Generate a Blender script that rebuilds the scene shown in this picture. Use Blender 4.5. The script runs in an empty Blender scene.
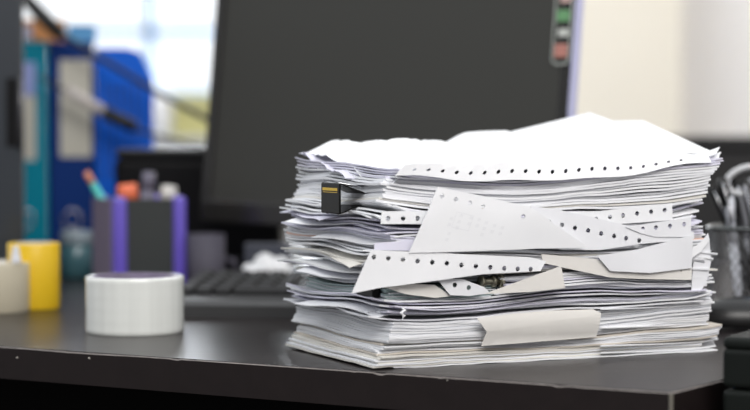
import bpy, bmesh, math, random
from mathutils import Vector, Matrix, noise
random.seed(11)
S = bpy.context.scene
COL = S.collection

# ------------------------------------------------------------ camera, light
FPX, DESK = 1850.0, 0.74
CZ = DESK + 0.1725
PITCH = math.atan((205 - 140) / FPX)
cam = bpy.data.cameras.new('camera'); camo = bpy.data.objects.new('camera', cam); COL.objects.link(camo)
camo.location = (0, 0, CZ); camo.rotation_euler = (math.pi / 2 - PITCH, 0, 0)
cam.sensor_width = 36; cam.lens = FPX / 750 * 36; cam.clip_start = 0.05; cam.clip_end = 100
cam.dof.use_dof = True; cam.dof.focus_distance = 1.44; cam.dof.aperture_fstop = 3.7
S.camera = camo
W = bpy.data.worlds.new('world'); S.world = W; W.use_nodes = True
wn, wl = W.node_tree.nodes, W.node_tree.links
bg = wn['Background']
tc = wn.new('ShaderNodeTexCoord'); dp_ = wn.new('ShaderNodeVectorMath'); dp_.operation = 'DOT_PRODUCT'; rp = wn.new('ShaderNodeValToRGB')
dp_.inputs[1].default_value = (-0.15, 0.55, 0.85)     # brighter towards the windows and overhead
wl.new(tc.outputs['Generated'], dp_.inputs[0]); wl.new(dp_.outputs['Value'], rp.inputs[0]); wl.new(rp.outputs[0], bg.inputs[0])
rp.color_ramp.elements[0].position = 0.0; rp.color_ramp.elements[0].color = (0.16, 0.16, 0.17, 1)
rp.color_ramp.elements[1].position = 0.5; rp.color_ramp.elements[1].color = (0.94, 0.97, 1.0, 1)
bg.inputs[1].default_value = 1.3
def area(name, loc, target, size, power, col):
    l = bpy.data.lights.new(name, 'AREA'); l.shape = 'RECTANGLE'; l.size, l.size_y = size; l.energy = power; l.color = col
    o = bpy.data.objects.new(name, l); COL.objects.link(o); o.location = loc
    o.rotation_euler = (Vector(target) - Vector(loc)).to_track_quat('-Z', 'Y').to_euler(); return o
area('stack_fill_light', (0.5, -0.3, 2.3), (0.15, 1.5, 0.85), (1.8, 1.0), 47, (1.0, 0.97, 0.94))  # added fill light that brightens the stack front, not a fixture
area('back_wall_fill_light', (0.9, 3.6, 2.6), (0.9, 6.0, 1.0), (1.4, 0.8), 52, (1.0, 0.96, 0.90))  # unseen fill added to lift the back wall
area('window_daylight', (-0.95, 6.6, 1.75), (-0.3, 1.6, 0.9), (2.2, 1.7), 120, (0.9, 0.95, 1.0))
vs = S.view_settings; vs.view_transform = 'Standard'; vs.look = 'None'; vs.exposure = 0.0; vs.gamma = 1; vs.use_curve_mapping = False

# ------------------------------------------------------------ helpers
def ray(px, py):
    cx, cy = (px - 375) / FPX, (205 - py) / FPX
    c, s = math.cos(PITCH), math.sin(PITCH)
    return Vector((cx, c + cy * s, -s + cy * c))
def at(px, py, Y):                       # point of the place seen at a pixel, Y metres away
    r = ray(px, py); return Vector((0, 0, CZ)) + r * (Y / r.y)
def on_desk(px, py, z=DESK):
    r = ray(px, py); return Vector((0, 0, CZ)) + r * ((z - CZ) / r.z)

def mat(name, col, rough=0.5, metal=0.0, coat=0.0, var=0.0, scale=40, bump=0.0, trans=0.0, spec=0.5, emit=None):
    m = bpy.data.materials.new(name); m.use_nodes = True
    nt = m.node_tree; b = nt.nodes['Principled BSDF']
    b.inputs['Base Color'].default_value = (*col, 1); b.inputs['Roughness'].default_value = rough
    b.inputs['Metallic'].default_value = metal; b.inputs['Coat Weight'].default_value = coat
    b.inputs['Specular IOR Level'].default_value = spec
    b.inputs['Transmission Weight'].default_value = trans
    if var or bump:
        t = nt.nodes.new('ShaderNodeTexCoord'); n = nt.nodes.new('ShaderNodeTexNoise')
        n.inputs['Scale'].default_value = scale; n.inputs['Detail'].default_value = 4
        nt.links.new(t.outputs['Object'], n.inputs['Vector'])
        if var:
            mx = nt.nodes.new('ShaderNodeMixRGB'); mx.blend_type = 'MIX'
            mx.inputs[1].default_value = (*[c * (1 - var) for c in col], 1)
            mx.inputs[2].default_value = (*[min(1, c * (1 + var)) for c in col], 1)
            nt.links.new(n.outputs['Fac'], mx.inputs[0]); nt.links.new(mx.outputs[0], b.inputs['Base Color'])
        if bump:
            bp = nt.nodes.new('ShaderNodeBump'); bp.inputs['Strength'].default_value = bump; bp.inputs['Distance'].default_value = 0.002
            nt.links.new(n.outputs['Fac'], bp.inputs['Height']); nt.links.new(bp.outputs[0], b.inputs['Normal'])
    return m

def paper_mat(name, col, tl=0.12):
    m = mat(name, col, rough=0.65, var=0.025, scale=25, bump=0.12, spec=0.25)
    nt = m.node_tree; b = nt.nodes['Principled BSDF']; out = nt.nodes['Material Output']
    t = nt.nodes.new('ShaderNodeBsdfTranslucent'); t.inputs[0].default_value = (*col, 1)
    mx = nt.nodes.new('ShaderNodeMixShader'); mx.inputs[0].default_value = tl
    nt.links.new(b.outputs[0], mx.inputs[1]); nt.links.new(t.outputs[0], mx.inputs[2]); nt.links.new(mx.outputs[0], out.inputs[0])
    return m

M = dict(
    white=paper_mat('paper_white', (0.88, 0.89, 0.92)), bright=paper_mat('paper_bright', (0.93, 0.94, 0.96)),
    warm=paper_mat('paper_warm', (0.80, 0.78, 0.73)), grey=paper_mat('paper_grey', (0.70, 0.72, 0.75)),
    lilac=paper_mat('paper_lilac', (0.78, 0.77, 0.88)), peach=paper_mat('paper_peach', (0.86, 0.60, 0.50)),
    tan=paper_mat('paper_tan', (0.66, 0.61, 0.54)), teal=paper_mat('paper_teal', (0.40, 0.50, 0.50)),
    dark=paper_mat('paper_dark', (0.20, 0.20, 0.22)), cream=paper_mat('paper_cream', (0.83, 0.81, 0.77)),
    ink=mat('faint_ink', (0.82, 0.83, 0.86), 0.8), inkblue=mat('faint_blue_ink', (0.5, 0.68, 0.72), 0.8),
    black=mat('black_plastic', (0.008, 0.008, 0.009), 0.45, var=0.2, spec=0.14), satin=mat('satin_black', (0.012, 0.012, 0.012), 0.3, spec=0.4),
    blackmetal=mat('black_enamel', (0.004, 0.004, 0.004), 0.45, spec=0.15), steel=mat('steel', (0.6, 0.6, 0.62), 0.25, metal=1),
    brass=mat('dull_brass', (0.35, 0.33, 0.25), 0.35, metal=1), gold=mat('yellow_print', (0.75, 0.5, 0.05), 0.5),
)

def tag(o, label=None, cat=None, group=None, kind=None):
    if label: o['label'] = label
    if cat: o['category'] = cat
    if group: o['group'] = group
    if kind: o['kind'] = kind
    return o
def link(name, me, mats, parent=None, smooth=False):
    o = bpy.data.objects.new(name, me); COL.objects.link(o)
    for m in (mats if isinstance(mats, (list, tuple)) else [mats]): me.materials.append(m)
    if parent: o.parent = parent
    if smooth:
        for p in me.polygons: p.use_smooth = True
    return o
def obj(name, bm, mats, parent=None, smooth=False):
    me = bpy.data.meshes.new(name); bmesh.ops.recalc_face_normals(bm, faces=bm.faces); bm.to_mesh(me); bm.free()
    return link(name, me, mats, parent, smooth)
def empty(name, loc, rz=0, label=None, cat=None, group=None):
    o = bpy.data.objects.new(name, None); COL.objects.link(o); o.location = loc; o.rotation_euler = (0, 0, rz)
    return tag(o, label, cat, group)
def bx(bm, x0, x1, y0, y1, z0, z1, bev=0.0, seg=2, mi=0):
    r = bmesh.ops.create_cube(bm, size=1)
    for v in r['verts']:
        v.co = Vector(((x0 + x1) / 2 + v.co.x * (x1 - x0), (y0 + y1) / 2 + v.co.y * (y1 - y0), (z0 + z1) / 2 + v.co.z * (z1 - z0)))
    fs = list({f for v in r['verts'] for f in v.link_faces})
    for f in fs: f.material_index = mi
    if bev:
        es = list({e for v in r['verts'] for e in v.link_edges})
        r2 = bmesh.ops.bevel(bm, geom=es, offset=bev, segments=seg, affect='EDGES', profile=0.5)
        for f in r2['faces']: f.material_index = mi
    return bm
def box(*a, **k):
    return bx(bmesh.new(), *a, **k)
def lathe(bm, prof, n=40, cx=0, cy=0, z=0, mi=0):
    rings = []
    for (r, h) in prof:
        rings.append([bm.verts.new((cx + r * math.cos(2 * math.pi * i / n), cy + r * math.sin(2 * math.pi * i / n), z + h)) for i in range(n)])
    for a, b in zip(rings, rings[1:]):
        for i in range(n):
            f = bm.faces.new((a[i], a[(i + 1) % n], b[(i + 1) % n], b[i])); f.material_index = mi
    return rings
def lathe_closed(bm, prof, n=40, **k):
    r = lathe(bm, prof, n, **k)
    a, b = r[0], r[-1]
    for i in range(n): bm.faces.new((b[i], b[(i + 1) % n], a[(i + 1) % n], a[i]))
    return bm
def disc_solid(bm, prof, n=40, **k):
    r = lathe(bm, prof, n, **k)
    bm.faces.new(list(reversed(r[0]))); bm.faces.new(r[-1]); return bm
def tube(bm, pts, r, n=10, mi=0):
    pts = [Vector(p) for p in pts]; rings = []
    rs = r if isinstance(r, (list, tuple)) else [r] * len(pts)
    for i, p in enumerate(pts):
        d = (pts[min(i + 1, len(pts) - 1)] - pts[max(i - 1, 0)]).normalized()
        a = d.cross(Vector((0, 0, 1)) if abs(d.z) < 0.9 else Vector((1, 0, 0))).normalized(); b = d.cross(a)
        rings.append([bm.verts.new(p + (a * math.cos(2 * math.pi * k / n) + b * math.sin(2 * math.pi * k / n)) * rs[i]) for k in range(n)])
    for a, b in zip(rings, rings[1:]):
        for k in range(n):
            f = bm.faces.new((a[k], a[(k + 1) % n], b[(k + 1) % n], b[k])); f.material_index = mi
    bm.faces.new(list(reversed(rings[0]))).material_index = mi; bm.faces.new(rings[-1]).material_index = mi
    return bm
def prism(bm, pts, z0, z1, mi=0):
    lo = [bm.verts.new((p[0], p[1], z0)) for p in pts]; hi = [bm.verts.new((p[0], p[1], z1)) for p in pts]
    fs = [bm.faces.new(list(reversed(lo))), bm.faces.new(hi)]
    for i in range(len(pts)):
        fs.append(bm.faces.new((lo[i], lo[(i + 1) % len(pts)], hi[(i + 1) % len(pts)], hi[i])))
    for f in fs: f.material_index = mi
    return fs
def struct(name, bm, m): return tag(obj(name, bm, m), kind='structure')

# ------------------------------------------------------------ room
wall_beige = mat('wall_paint_beige', (0.84, 0.81, 0.73), 0.8, var=0.02, scale=3)
wall_white = mat('wall_paint_white', (0.84, 0.805, 0.79), 0.8, var=0.02, scale=3)
WY = 6.0
struct('floor', box(-3.2, 2.0, -0.6, WY, -0.05, 0.0), mat('floor_grey', (0.12, 0.11, 0.10), 0.5, var=0.2, scale=4))
wA, wB = at(-90, 100, WY), at(330, 100, WY)          # window opening
sill_z, head_z = at(0, 98, WY).z, 2.25
cx_ = at(681, 100, WY).x
bm = bmesh.new()
bx(bm, -3.6, wA.x, WY, WY + 0.15, 0, 2.8); bx(bm, wB.x, cx_ + 0.2, WY, WY + 0.15, 0, 2.8)
bx(bm, wA.x, wB.x, WY, WY + 0.15, 0, sill_z); bx(bm, wA.x, wB.x, WY, WY + 0.15, head_z, 2.8)
struct('wall_back', bm, wall_beige)
bm = bmesh.new(); prism(bm, [(cx_, WY), (1.75, -0.2), (1.9, -0.2), (cx_ + 0.15, WY)], 0, 2.8)
struct('wall_right', bm, wall_white)
fr = mat('window_frame_blue_white', (0.42, 0.60, 0.85), 0.4)
bm = bmesh.new()
def wbar(px0, px1, z0, z1, d=0.05): bx(bm, at(px0, 0, WY).x, at(px1, 0, WY).x, WY + 0.03, WY + 0.03 + d, z0, z1, 0.003, 1)
wbar(143, 155, sill_z, head_z)
wbar(-90, -84, sill_z, head_z); wbar(322, 330, sill_z, head_z)
bx(bm, wA.x, wB.x, WY + 0.03, WY + 0.08, at(0, 37, WY).z, at(0, 27, WY).z)
bx(bm, wA.x, wB.x, WY + 0.03, WY + 0.08, head_z - 0.05, head_z); bx(bm, wA.x, wB.x, WY + 0.03, WY + 0.08, sill_z, sill_z + 0.03)
struct('window_1', bm, fr)
struct('trim_1', box(wA.x - 0.03, wB.x + 0.03, WY - 0.10, WY + 0.02, sill_z - 0.03, sill_z, 0.004), mat('sill_white', (0.85, 0.86, 0.88), 0.4))

# ------------------------------------------------------------ desk
wood = bpy.data.materials.new('dark_wood_laminate'); wood.use_nodes = True
nt = wood.node_tree; b = nt.nodes['Principled BSDF']
t = nt.nodes.new('ShaderNodeTexCoord'); mp = nt.nodes.new('ShaderNodeMapping'); mp.inputs['Scale'].default_value = (3, 60, 60)
mp.inputs['Rotation'].default_value = (0, 0, math.radians(28))
n1 = nt.nodes.new('ShaderNodeTexNoise'); n1.inputs['Scale'].default_value = 3; n1.inputs['Detail'].default_value = 8
cr = nt.nodes.new('ShaderNodeValToRGB'); cr.color_ramp.elements[0].position = 0.35; cr.color_ramp.elements[1].position = 0.7
cr.color_ramp.elements[0].color = (0.013, 0.010, 0.010, 1); cr.color_ramp.elements[1].color = (0.024, 0.019, 0.019, 1)
nt.links.new(t.outputs['Object'], mp.inputs[0]); nt.links.new(mp.outputs[0], n1.inputs['Vector']); nt.links.new(n1.outputs['Fac'], cr.inputs[0])
# dust specks
n2 = nt.nodes.new('ShaderNodeTexVoronoi'); n2.inputs['Scale'].default_value = 190
nt.links.new(t.outputs['Object'], n2.inputs['Vector'])
lt = nt.nodes.new('ShaderNodeMath'); lt.operation = 'LESS_THAN'; lt.inputs[1].default_value = 0.075
nt.links.new(n2.outputs['Distance'], lt.inputs[0])
n3 = nt.nodes.new('ShaderNodeTexNoise'); n3.inputs['Scale'].default_value = 60; nt.links.new(t.outputs['Object'], n3.inputs['Vector'])
gt = nt.nodes.new('ShaderNodeMath'); gt.operation = 'GREATER_THAN'; gt.inputs[1].default_value = 0.56; nt.links.new(n3.outputs['Fac'], gt.inputs[0])
ml = nt.nodes.new('ShaderNodeMath'); ml.operation = 'MULTIPLY'; nt.links.new(lt.outputs[0], ml.inputs[0]); nt.links.new(gt.outputs[0], ml.inputs[1])
mx = nt.nodes.new('ShaderNodeMixRGB'); mx.inputs[2].default_value = (0.35, 0.34, 0.34, 1)
nt.links.new(ml.outputs[0], mx.inputs[0]); nt.links.new(cr.outputs[0], mx.inputs[1]); nt.links.new(mx.outputs[0], b.inputs['Base Color'])
b.inputs['Roughness'].default_value = 0.30; b.inputs['Specular IOR Level'].default_value = 0.22
bp = nt.nodes.new('ShaderNodeBump'); bp.inputs['Strength'].default_value = 0.10; bp.inputs['Distance'].default_value = 0.001
nt.links.new(n1.outputs['Fac'], bp.inputs['Height']); nt.links.new(bp.outputs[0], b.inputs['Normal'])
edgewood = mat('dark_edge_band', (0.012, 0.008, 0.008), 0.45, var=0.3, scale=60, spec=0.3)

P1 = on_desk(671, 392); P0 = on_desk(0, 346); P2 = on_desk(724, 379)
fd = (P0 - P1).normalized(); sd = (P2 - P1).normalized()
nd = Vector((-fd.y, fd.x, 0)) * (1 if fd.x > 0 else -1); nd = Vector((0.48, 0.877, 0))
PL = P1 + fd * 1.55; PR = P1 + sd * 1.30; PB = PL + nd * 1.28
PRb = PR
desk = empty('desk', (P1.x, P1.y, 0), 0, 'dark brown wood-grain office desk carrying the paper stack and stationery', 'desk')
T = 0.027
bm = bmesh.new()
loc = lambda p, dx=0, dy=0: (p.x - P1.x + dx, p.y - P1.y + dy)
prism(bm, [loc(P1), loc(PRb), loc(PB), loc(PL)], DESK - T, DESK)
bmesh.ops.bevel(bm, geom=[e for e in bm.edges], offset=0.0008, segments=1, affect='EDGES')
obj('desktop', bm, wood, desk)
# edge banding with worn, chipped arris
def band(a, bb, name, out):
    bm = bmesh.new(); pts = []
    L = (bb - a).length; d = (bb - a) / L; n = int(L / 0.004)
    for i in range(n + 1):
        s = L * i / n; c = noise.noise(Vector((s * 55, 3.1, 0))) ; cc = max(0, c - 0.22) * 0.006 + max(0, noise.noise(Vector((s * 9, 7, 0)))) * 0.0012
        p = a + d * s
        pts.append((p, 0.0003 + cc))
    prev = None
    for p, c in pts:
        q = p + out * 0.0012
        row = [bm.verts.new((x.x - P1.x, x.y - P1.y, z)) for x, z in ((p, DESK - T), (q, DESK - T), (q, DESK - 0.0008 - c), (p + out * 0.0003, DESK - 0.0002 - c * .6), (p, DESK - 0.0002))]
        if prev:
            for k in range(5):
                f = bm.faces.new((prev[k], row[k], row[(k + 1) % 5], prev[(k + 1) % 5]))
                f.material_index = 1 if k == 2 else 0
        prev = row
    return obj(name, bm, [edgewood, mat('worn_edge', (0.17, 0.15, 0.14), 0.5, var=0.6, scale=150)], desk)
out_f = Vector((-0.48, -0.877, 0)); out_s = Vector((sd.y, -sd.x, 0))
band(P1, PL, 'edge_banding', out_f); band(P1, PRb, 'edge_banding', out_s)
bm = bmesh.new(); bx(bm, -0.0016, 0.0014, -0.0022, 0.0006, DESK - T, DESK - 0.001, 0.0006, 1)
obj('corner_seam', bm, mat('seam_grey', (0.13, 0.12, 0.10), 0.5, var=0.3), desk)
under = mat('under_desk_shade', (0.004, 0.004, 0.004), 0.9, spec=0.1)  # near-black colour stands in for the shade under the desk
def inset(a, bb, off, thick, name):
    bm = bmesh.new(); a2 = a + off; b2 = bb + off; nn = Vector((-(b2 - a2).y, (b2 - a2).x, 0)).normalized() * thick
    prism(bm, [loc(a2), loc(b2), loc(b2 + nn), loc(a2 + nn)], 0.0, DESK - T); return obj(name, bm, under, desk)
inset(P1 + fd * 0.05 , P1 + fd * 0.05 + nd * 0.9, Vector((0, 0, 0)) + nd * 0.03, 0.025, 'side_panel')
inset(PL - fd * 0.05 + nd * 0.03, PL - fd * 0.05 + nd * 0.93, Vector((0, 0, 0)), 0.025, 'side_panel')
inset(P1 + fd * 0.08, PL - fd * 0.08, nd * 0.10, 0.02, 'under_desk_shade_panel')  # panel added so the space below the desktop stays dark

chipm = mat('chipped_board', (0.32, 0.30, 0.27), 0.8)
for px_, py_, sz in ((18, 357.5, .0009), (90, 358, .0010), (448, 380, .0006)):
    q_ = ray(px_, py_); kk = (P1 - Vector((0, 0, CZ))).dot(out_f) / q_.dot(out_f); q_ = Vector((0, 0, CZ)) + q_ * kk
    q_.z = min(q_.z, DESK - 0.001)
    bm = bmesh.new(); bmesh.ops.create_icosphere(bm, subdivisions=2, radius=sz)
    for v in bm.verts: v.co = v.co * (1 + 0.4 * noise.noise(v.co * 900)); v.co.x *= 1.2
    bmesh.ops.translate(bm, verts=bm.verts, vec=q_ + out_f * 0.0010 - Vector((P1.x, P1.y, 0))); obj('edge_chip', bm, chipm, desk)

# ------------------------------------------------------------ the stack of papers
YAW = math.radians(25)
C0 = on_desk(383, 370)
UD = Vector((math.cos(YAW), math.sin(YAW), 0)); VD = Vector((-math.sin(YAW), math.cos(YAW), 0))
def loc2(px, py, v0):                     # pixel -> (u, z) on the upright plane v = v0 of the stack
    r = ray(px, py); o = Vector((0, 0, CZ)) - C0
    k = (v0 - o.dot(VD)) / r.dot(VD); p = o + r * k
    return p.dot(UD), p.z
def stack_at(px, py, v0):
    u, z = loc2(px, py, v0); return Vector((u, v0, z))
def sstep(a, b_, x):
    k = max(0, min(1, (x - a) / (b_ - a))); return k * k * (3 - 2 * k)
def field(u, v, t):
    w = min(1, t / 0.03)
    z = t + w * (0.0022 * math.sin(17 * u + 60 * t + 1.3) + 0.0012 * math.sin(37 * u - 90 * t + 14 * v) + 0.0014 * math.sin(45 * v + 110 * t))
    z += 0.010 * sstep(0.11, 0.155, t) * sstep(0.18, 0.31, u)
    z += 0.008 * sstep(0.12, 0.16, t) * sstep(0.08, 0.22, v)
    z -= 0.0035 * math.exp(-((t - 0.13) / 0.02) ** 2) * math.sin(math.pi * max(0, min(1, u / 0.3)))
    return z
def leaf(bm, w, d, u0, v0, yaw, t, th=0.0005, mi=0, nu=26, nv=14, curl=(0, 0, 0, 0), crump=0.0, seed=0, fld=field):
    cy, sy = math.cos(yaw), math.sin(yaw); top, bot = [], []
    rz = random.uniform(0, 100)
    for j in range(nv + 1):
        for i in range(nu + 1):
            a, bb = w * i / nu, d * j / nv
            am, bmid = a - w / 2, bb - d / 2
            u = u0 + w / 2 + am * cy - bmid * sy; v = v0 + d / 2 + am * sy + bmid * cy
            if 0.06 < t < 0.17 and v < -0.0015: v = -0.0015 + (v + 0.0015) * 0.15
            z = fld(u, v, t)
            # free edges curl: left, right, front, back
            z += curl[0] * max(0, 1 - a / 0.03) ** 2 + curl[1] * max(0, 1 - (w - a) / 0.03) ** 2
            z += curl[2] * max(0, 1 - bb / 0.025) ** 2 + curl[3] * max(0, 1 - (d - bb) / 0.03) ** 2
            e = max(max(0, 1 - a / 0.04), max(0, 1 - bb / 0.04), max(0, 1 - (w - a) / 0.03))
            z += 0.0009 * e * noise.noise(Vector((u * 38, v * 38, t * 170)))
            ju = 0.0006 * noise.noise(Vector((v * 60, rz, 4))) * (1 if i in (0, nu) else 0)
            jv = 0.0006 * noise.noise(Vector((u * 60, rz, 9))) * (1 if j in (0, nv) else 0)
            if crump:
                z += crump * (noise.noise(Vector((u * 45, v * 45, rz))) * 0.6 + abs(noise.noise(Vector((u * 24, v * 24, rz + 5)))) )
            top.append(bm.verts.new((u + ju, v + jv, z + th))); bot.append(bm.verts.new((u + ju, v + jv, z)))
    N = nu + 1; fs = []
    for j in range(nv):
        for i in range(nu):
            q = [j * N + i, j * N + i + 1, (j + 1) * N + i + 1, (j + 1) * N + i]
            fs.append(bm.faces.new([top[k] for k in q])); fs.append(bm.faces.new([bot[k] for k in reversed(q)]))
    bd = [i for i in range(N)] + [j * N + nu for j in range(1, nv + 1)] + [nv * N + i for i in range(nu - 1, -1, -1)] + [j * N for j in range(nv - 1, 0, -1)]
    for k in range(len(bd)):
        a, bb = bd[k], bd[(k + 1) % len(bd)]
        fs.append(bm.faces.new((bot[a], bot[bb], top[bb], top[a])))
    for f in fs: f.material_index = mi; f.smooth = True
    for f in fs[2 * nu * nv:]:
        for e in f.edges: e.smooth = False
def place(o):
    o.location = C0; o.rotation_euler = (0, 0, YAW); return o
def pobj(name, bm, mats, parent=None):
    o = obj(name, bm, mats, parent)
    if not parent: place(o)
    return o
mm = 0.001
PM = ['white', 'bright', 'warm', 'grey', 'lilac', 'peach', 'tan', 'teal', 'dark', 'cream']
PMATS = [M[k] for k in PM]
def doc(name, label, group, t0, t1, n, u0, v0, w, d, yaw, mats='white', jit=1.0, fan=0.0, cover=None, cat='document', curl=(0, 0, 0, 0), thk=0.94, gapvar=0.10):
    bm = bmesh.new(); sp = (t1 - t0) * mm / n
    for i in range(n):
        k = i / max(1, n - 1)
        mi = random.choice(mats.split())
        if cover and i == n - 1: mi = cover
        if cover and i == 0: mi = cover
        leaf(bm, w * mm, d * mm, (u0 + random.uniform(-jit, jit) + fan * k) * mm, (v0 + random.uniform(-jit, jit)) * mm,
             math.radians(yaw + random.uniform(-.35, .35) * jit), t0 * mm + sp * i, sp * random.uniform(thk - gapvar * .5, thk + gapvar * .5),
             PM.index(mi), nu=30, nv=10, curl=tuple(c * mm * (0.6 + 0.7 * k) * 0.6 for c in curl))
    o = pobj(name, bm, PMATS); return tag(o, label, cat, group)
def loose(label, group, t0, t1, n, mats, ju=6, jv=5, jy=3.5, u0=0, v0=0, w=297, d=205, curl=1.5, th=0.45):
    sp = (t1 - t0) / n
    for i in range(n):
        bm = bmesh.new(); tt = (t0 + sp * i) * mm; c = lambda q=[0]: (q.__setitem__(0, q[0] + 7.3), (0.3 + 1.1 * noise.noise(Vector((tt * 110, q[0], 2.5))) + (random.uniform(-0.6, 1.2) if random.random() < .35 else 0)) * curl * mm)[1]
        leaf(bm, w * mm, d * mm, (u0 + random.uniform(-ju, ju)) * mm, (v0 + random.uniform(-jv, jv)) * mm, math.radians(random.uniform(-jy, jy)),
             (t0 + sp * (i + random.uniform(0, .12))) * mm, sp * random.uniform(.65, .96) * mm, 0, curl=(c(), c(), c() * .8, 0))
        o = pobj('paper_sheet', bm, M[random.choice(mats.split())]); tag(o, label, 'paper', group)

W4 = 'white white bright grey lilac warm'
o = doc('paper_sheet', 'white sheet lying flat on the desk under the whole stack', None, 0.2, 1.2, 1, 12, -1, 290, 172, -1.6, 'bright', cat='paper')
doc('stapled_document', 'lowest document of the stack, pale grey page edges resting just above the desk', None, 1.4, 9, 6, -7, 4, 295, 170, 0.4, 'white bright white warm', cover='warm', fan=5, jit=1.5)
doc('stapled_document', 'second document from the desk, brownish cover edge and frayed right ends', None, 9.3, 17.5, 6, 2, 2, 304, 174, -1.6, 'white bright white', cover='tan', fan=6, jit=2.8, curl=(0, 4, 0, 0))
doc('thick_document', 'thick white document wrapped by the folded cream sheet low in the stack', None, 18.2, 38, 13, 3, 3, 293, 180, 0.8, 'white bright white grey white', cover='white', jit=1.3, fan=5, curl=(0, 2.5, 0, 0))
loose('loose wavy sheet between the thick document and the teal-edged printout', 'wavy sheets above the thick document', 38.5, 52, 9, 'white bright white lilac', ju=9, jv=5, jy=5, v0=3, curl=2.6, d=182)
doc('printout_booklet', 'small printout with greenish-grey page edges under the perforated strip', None, 52.5, 60.5, 8, 3, 3, 92, 150, 0.5, 'teal grey white teal grey', jit=1.4, gapvar=0.3)
loose('loose sheet on the right half of the stack below the grey hanging flap', 'sheets on the right below the hanging flap', 52.5, 66, 8, 'white lilac white bright', ju=4, jv=4, jy=3, u0=100, w=194, d=186)
doc('folder', 'dark grey folder edge in the gap above the greenish printout', None, 62, 66, 2, 4, 16, 96, 170, 0, 'dark grey', jit=2, cat='folder')
loose('loose sheet in the middle of the stack behind the hanging perforated sheets', 'sheets in the middle of the stack', 66.8, 90, 14, 'white white lilac bright bright warm', ju=11, jv=7, jy=7, curl=3, d=186)
doc('pink_document', 'lilac and peach edged document level with the large printed sheet', None, 90.8, 100, 6, 2, 3, 288, 194, 2.5, 'lilac white peach white lilac bright', jit=2.6, curl=(2, 1, 0, 0))
loose('loose sheet between the pinkish document and the binder-clipped bundle', 'sheets under the clipped bundle', 100.5, 119, 11, 'white lilac bright white', w=284, ju=9, jv=6, jy=6, curl=3, d=188)
doc('clipped_bundle', 'bundle of curled pages held by the black binder clip', None, 120, 136.5, 9, 5, 2, 288, 192, -2.2, 'white warm bright bright', jit=2, fan=6, curl=(3, 1.5, 1, 0), cat='document')
doc('document', 'sagging document just above the clipped bundle with curled right ends', None, 137.0, 144, 4, 8, 2, 296, 190, -2.4, 'white lilac bright', jit=2.8, fan=4, curl=(4, 3, 0, 0))
doc('document', 'upper sagging document directly under the perforated top sheet', None, 144.3, 149.5, 4, 8, 2, 297, 190, 1.0, 'white lilac bright', jit=2.5, fan=4, curl=(6, 3, 0, 0))

# patches for the top sheets
def patch(name, corners, m, label, bulge=None, nu=36, nv=24, rough=0.0, cat='paper', th=0.0006, group=None, seed=0):
    bm = bmesh.new(); FL, FR, BR, BL = [Vector(c) for c in corners]; rows = []
    for j in range(nv + 1):
        row = []
        for i in range(nu + 1):
            a, b_ = i / nu, j / nv
            p = (FL * (1 - a) + FR * a) * (1 - b_) + (BL * (1 - a) + BR * a) * b_
            if bulge: p = p + Vector((0, 0, bulge(a, b_)))
            if rough: p = p + Vector((0, 0, rough * (noise.noise(Vector((a * 6 + seed, b_ * 5, seed))) + 0.6 * abs(noise.noise(Vector((a * 13, b_ * 11, seed + 4)))))))
            row.append(bm.verts.new(p))
        rows.append(row)
    for j in range(nv):
        for i in range(nu): bm.faces.new((rows[j][i], rows[j][i + 1], rows[j + 1][i + 1], rows[j + 1][i])).smooth = True
    o = pobj(name, bm, m); s = o.modifiers.new('thickness', 'SOLIDIFY'); s.thickness = th; s.offset = 1; s = o.modifiers.new('sharp_rim', 'EDGE_SPLIT'); s.split_angle = 0.9
    return tag(o, label, cat, group)
def sp(px, py, Y):                         # pixel + distance -> stack-local point
    q = at(px, py, Y) - C0; return Vector((q.dot(UD), q.dot(VD), q.z))
sin = math.sin; pi = math.pi

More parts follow.
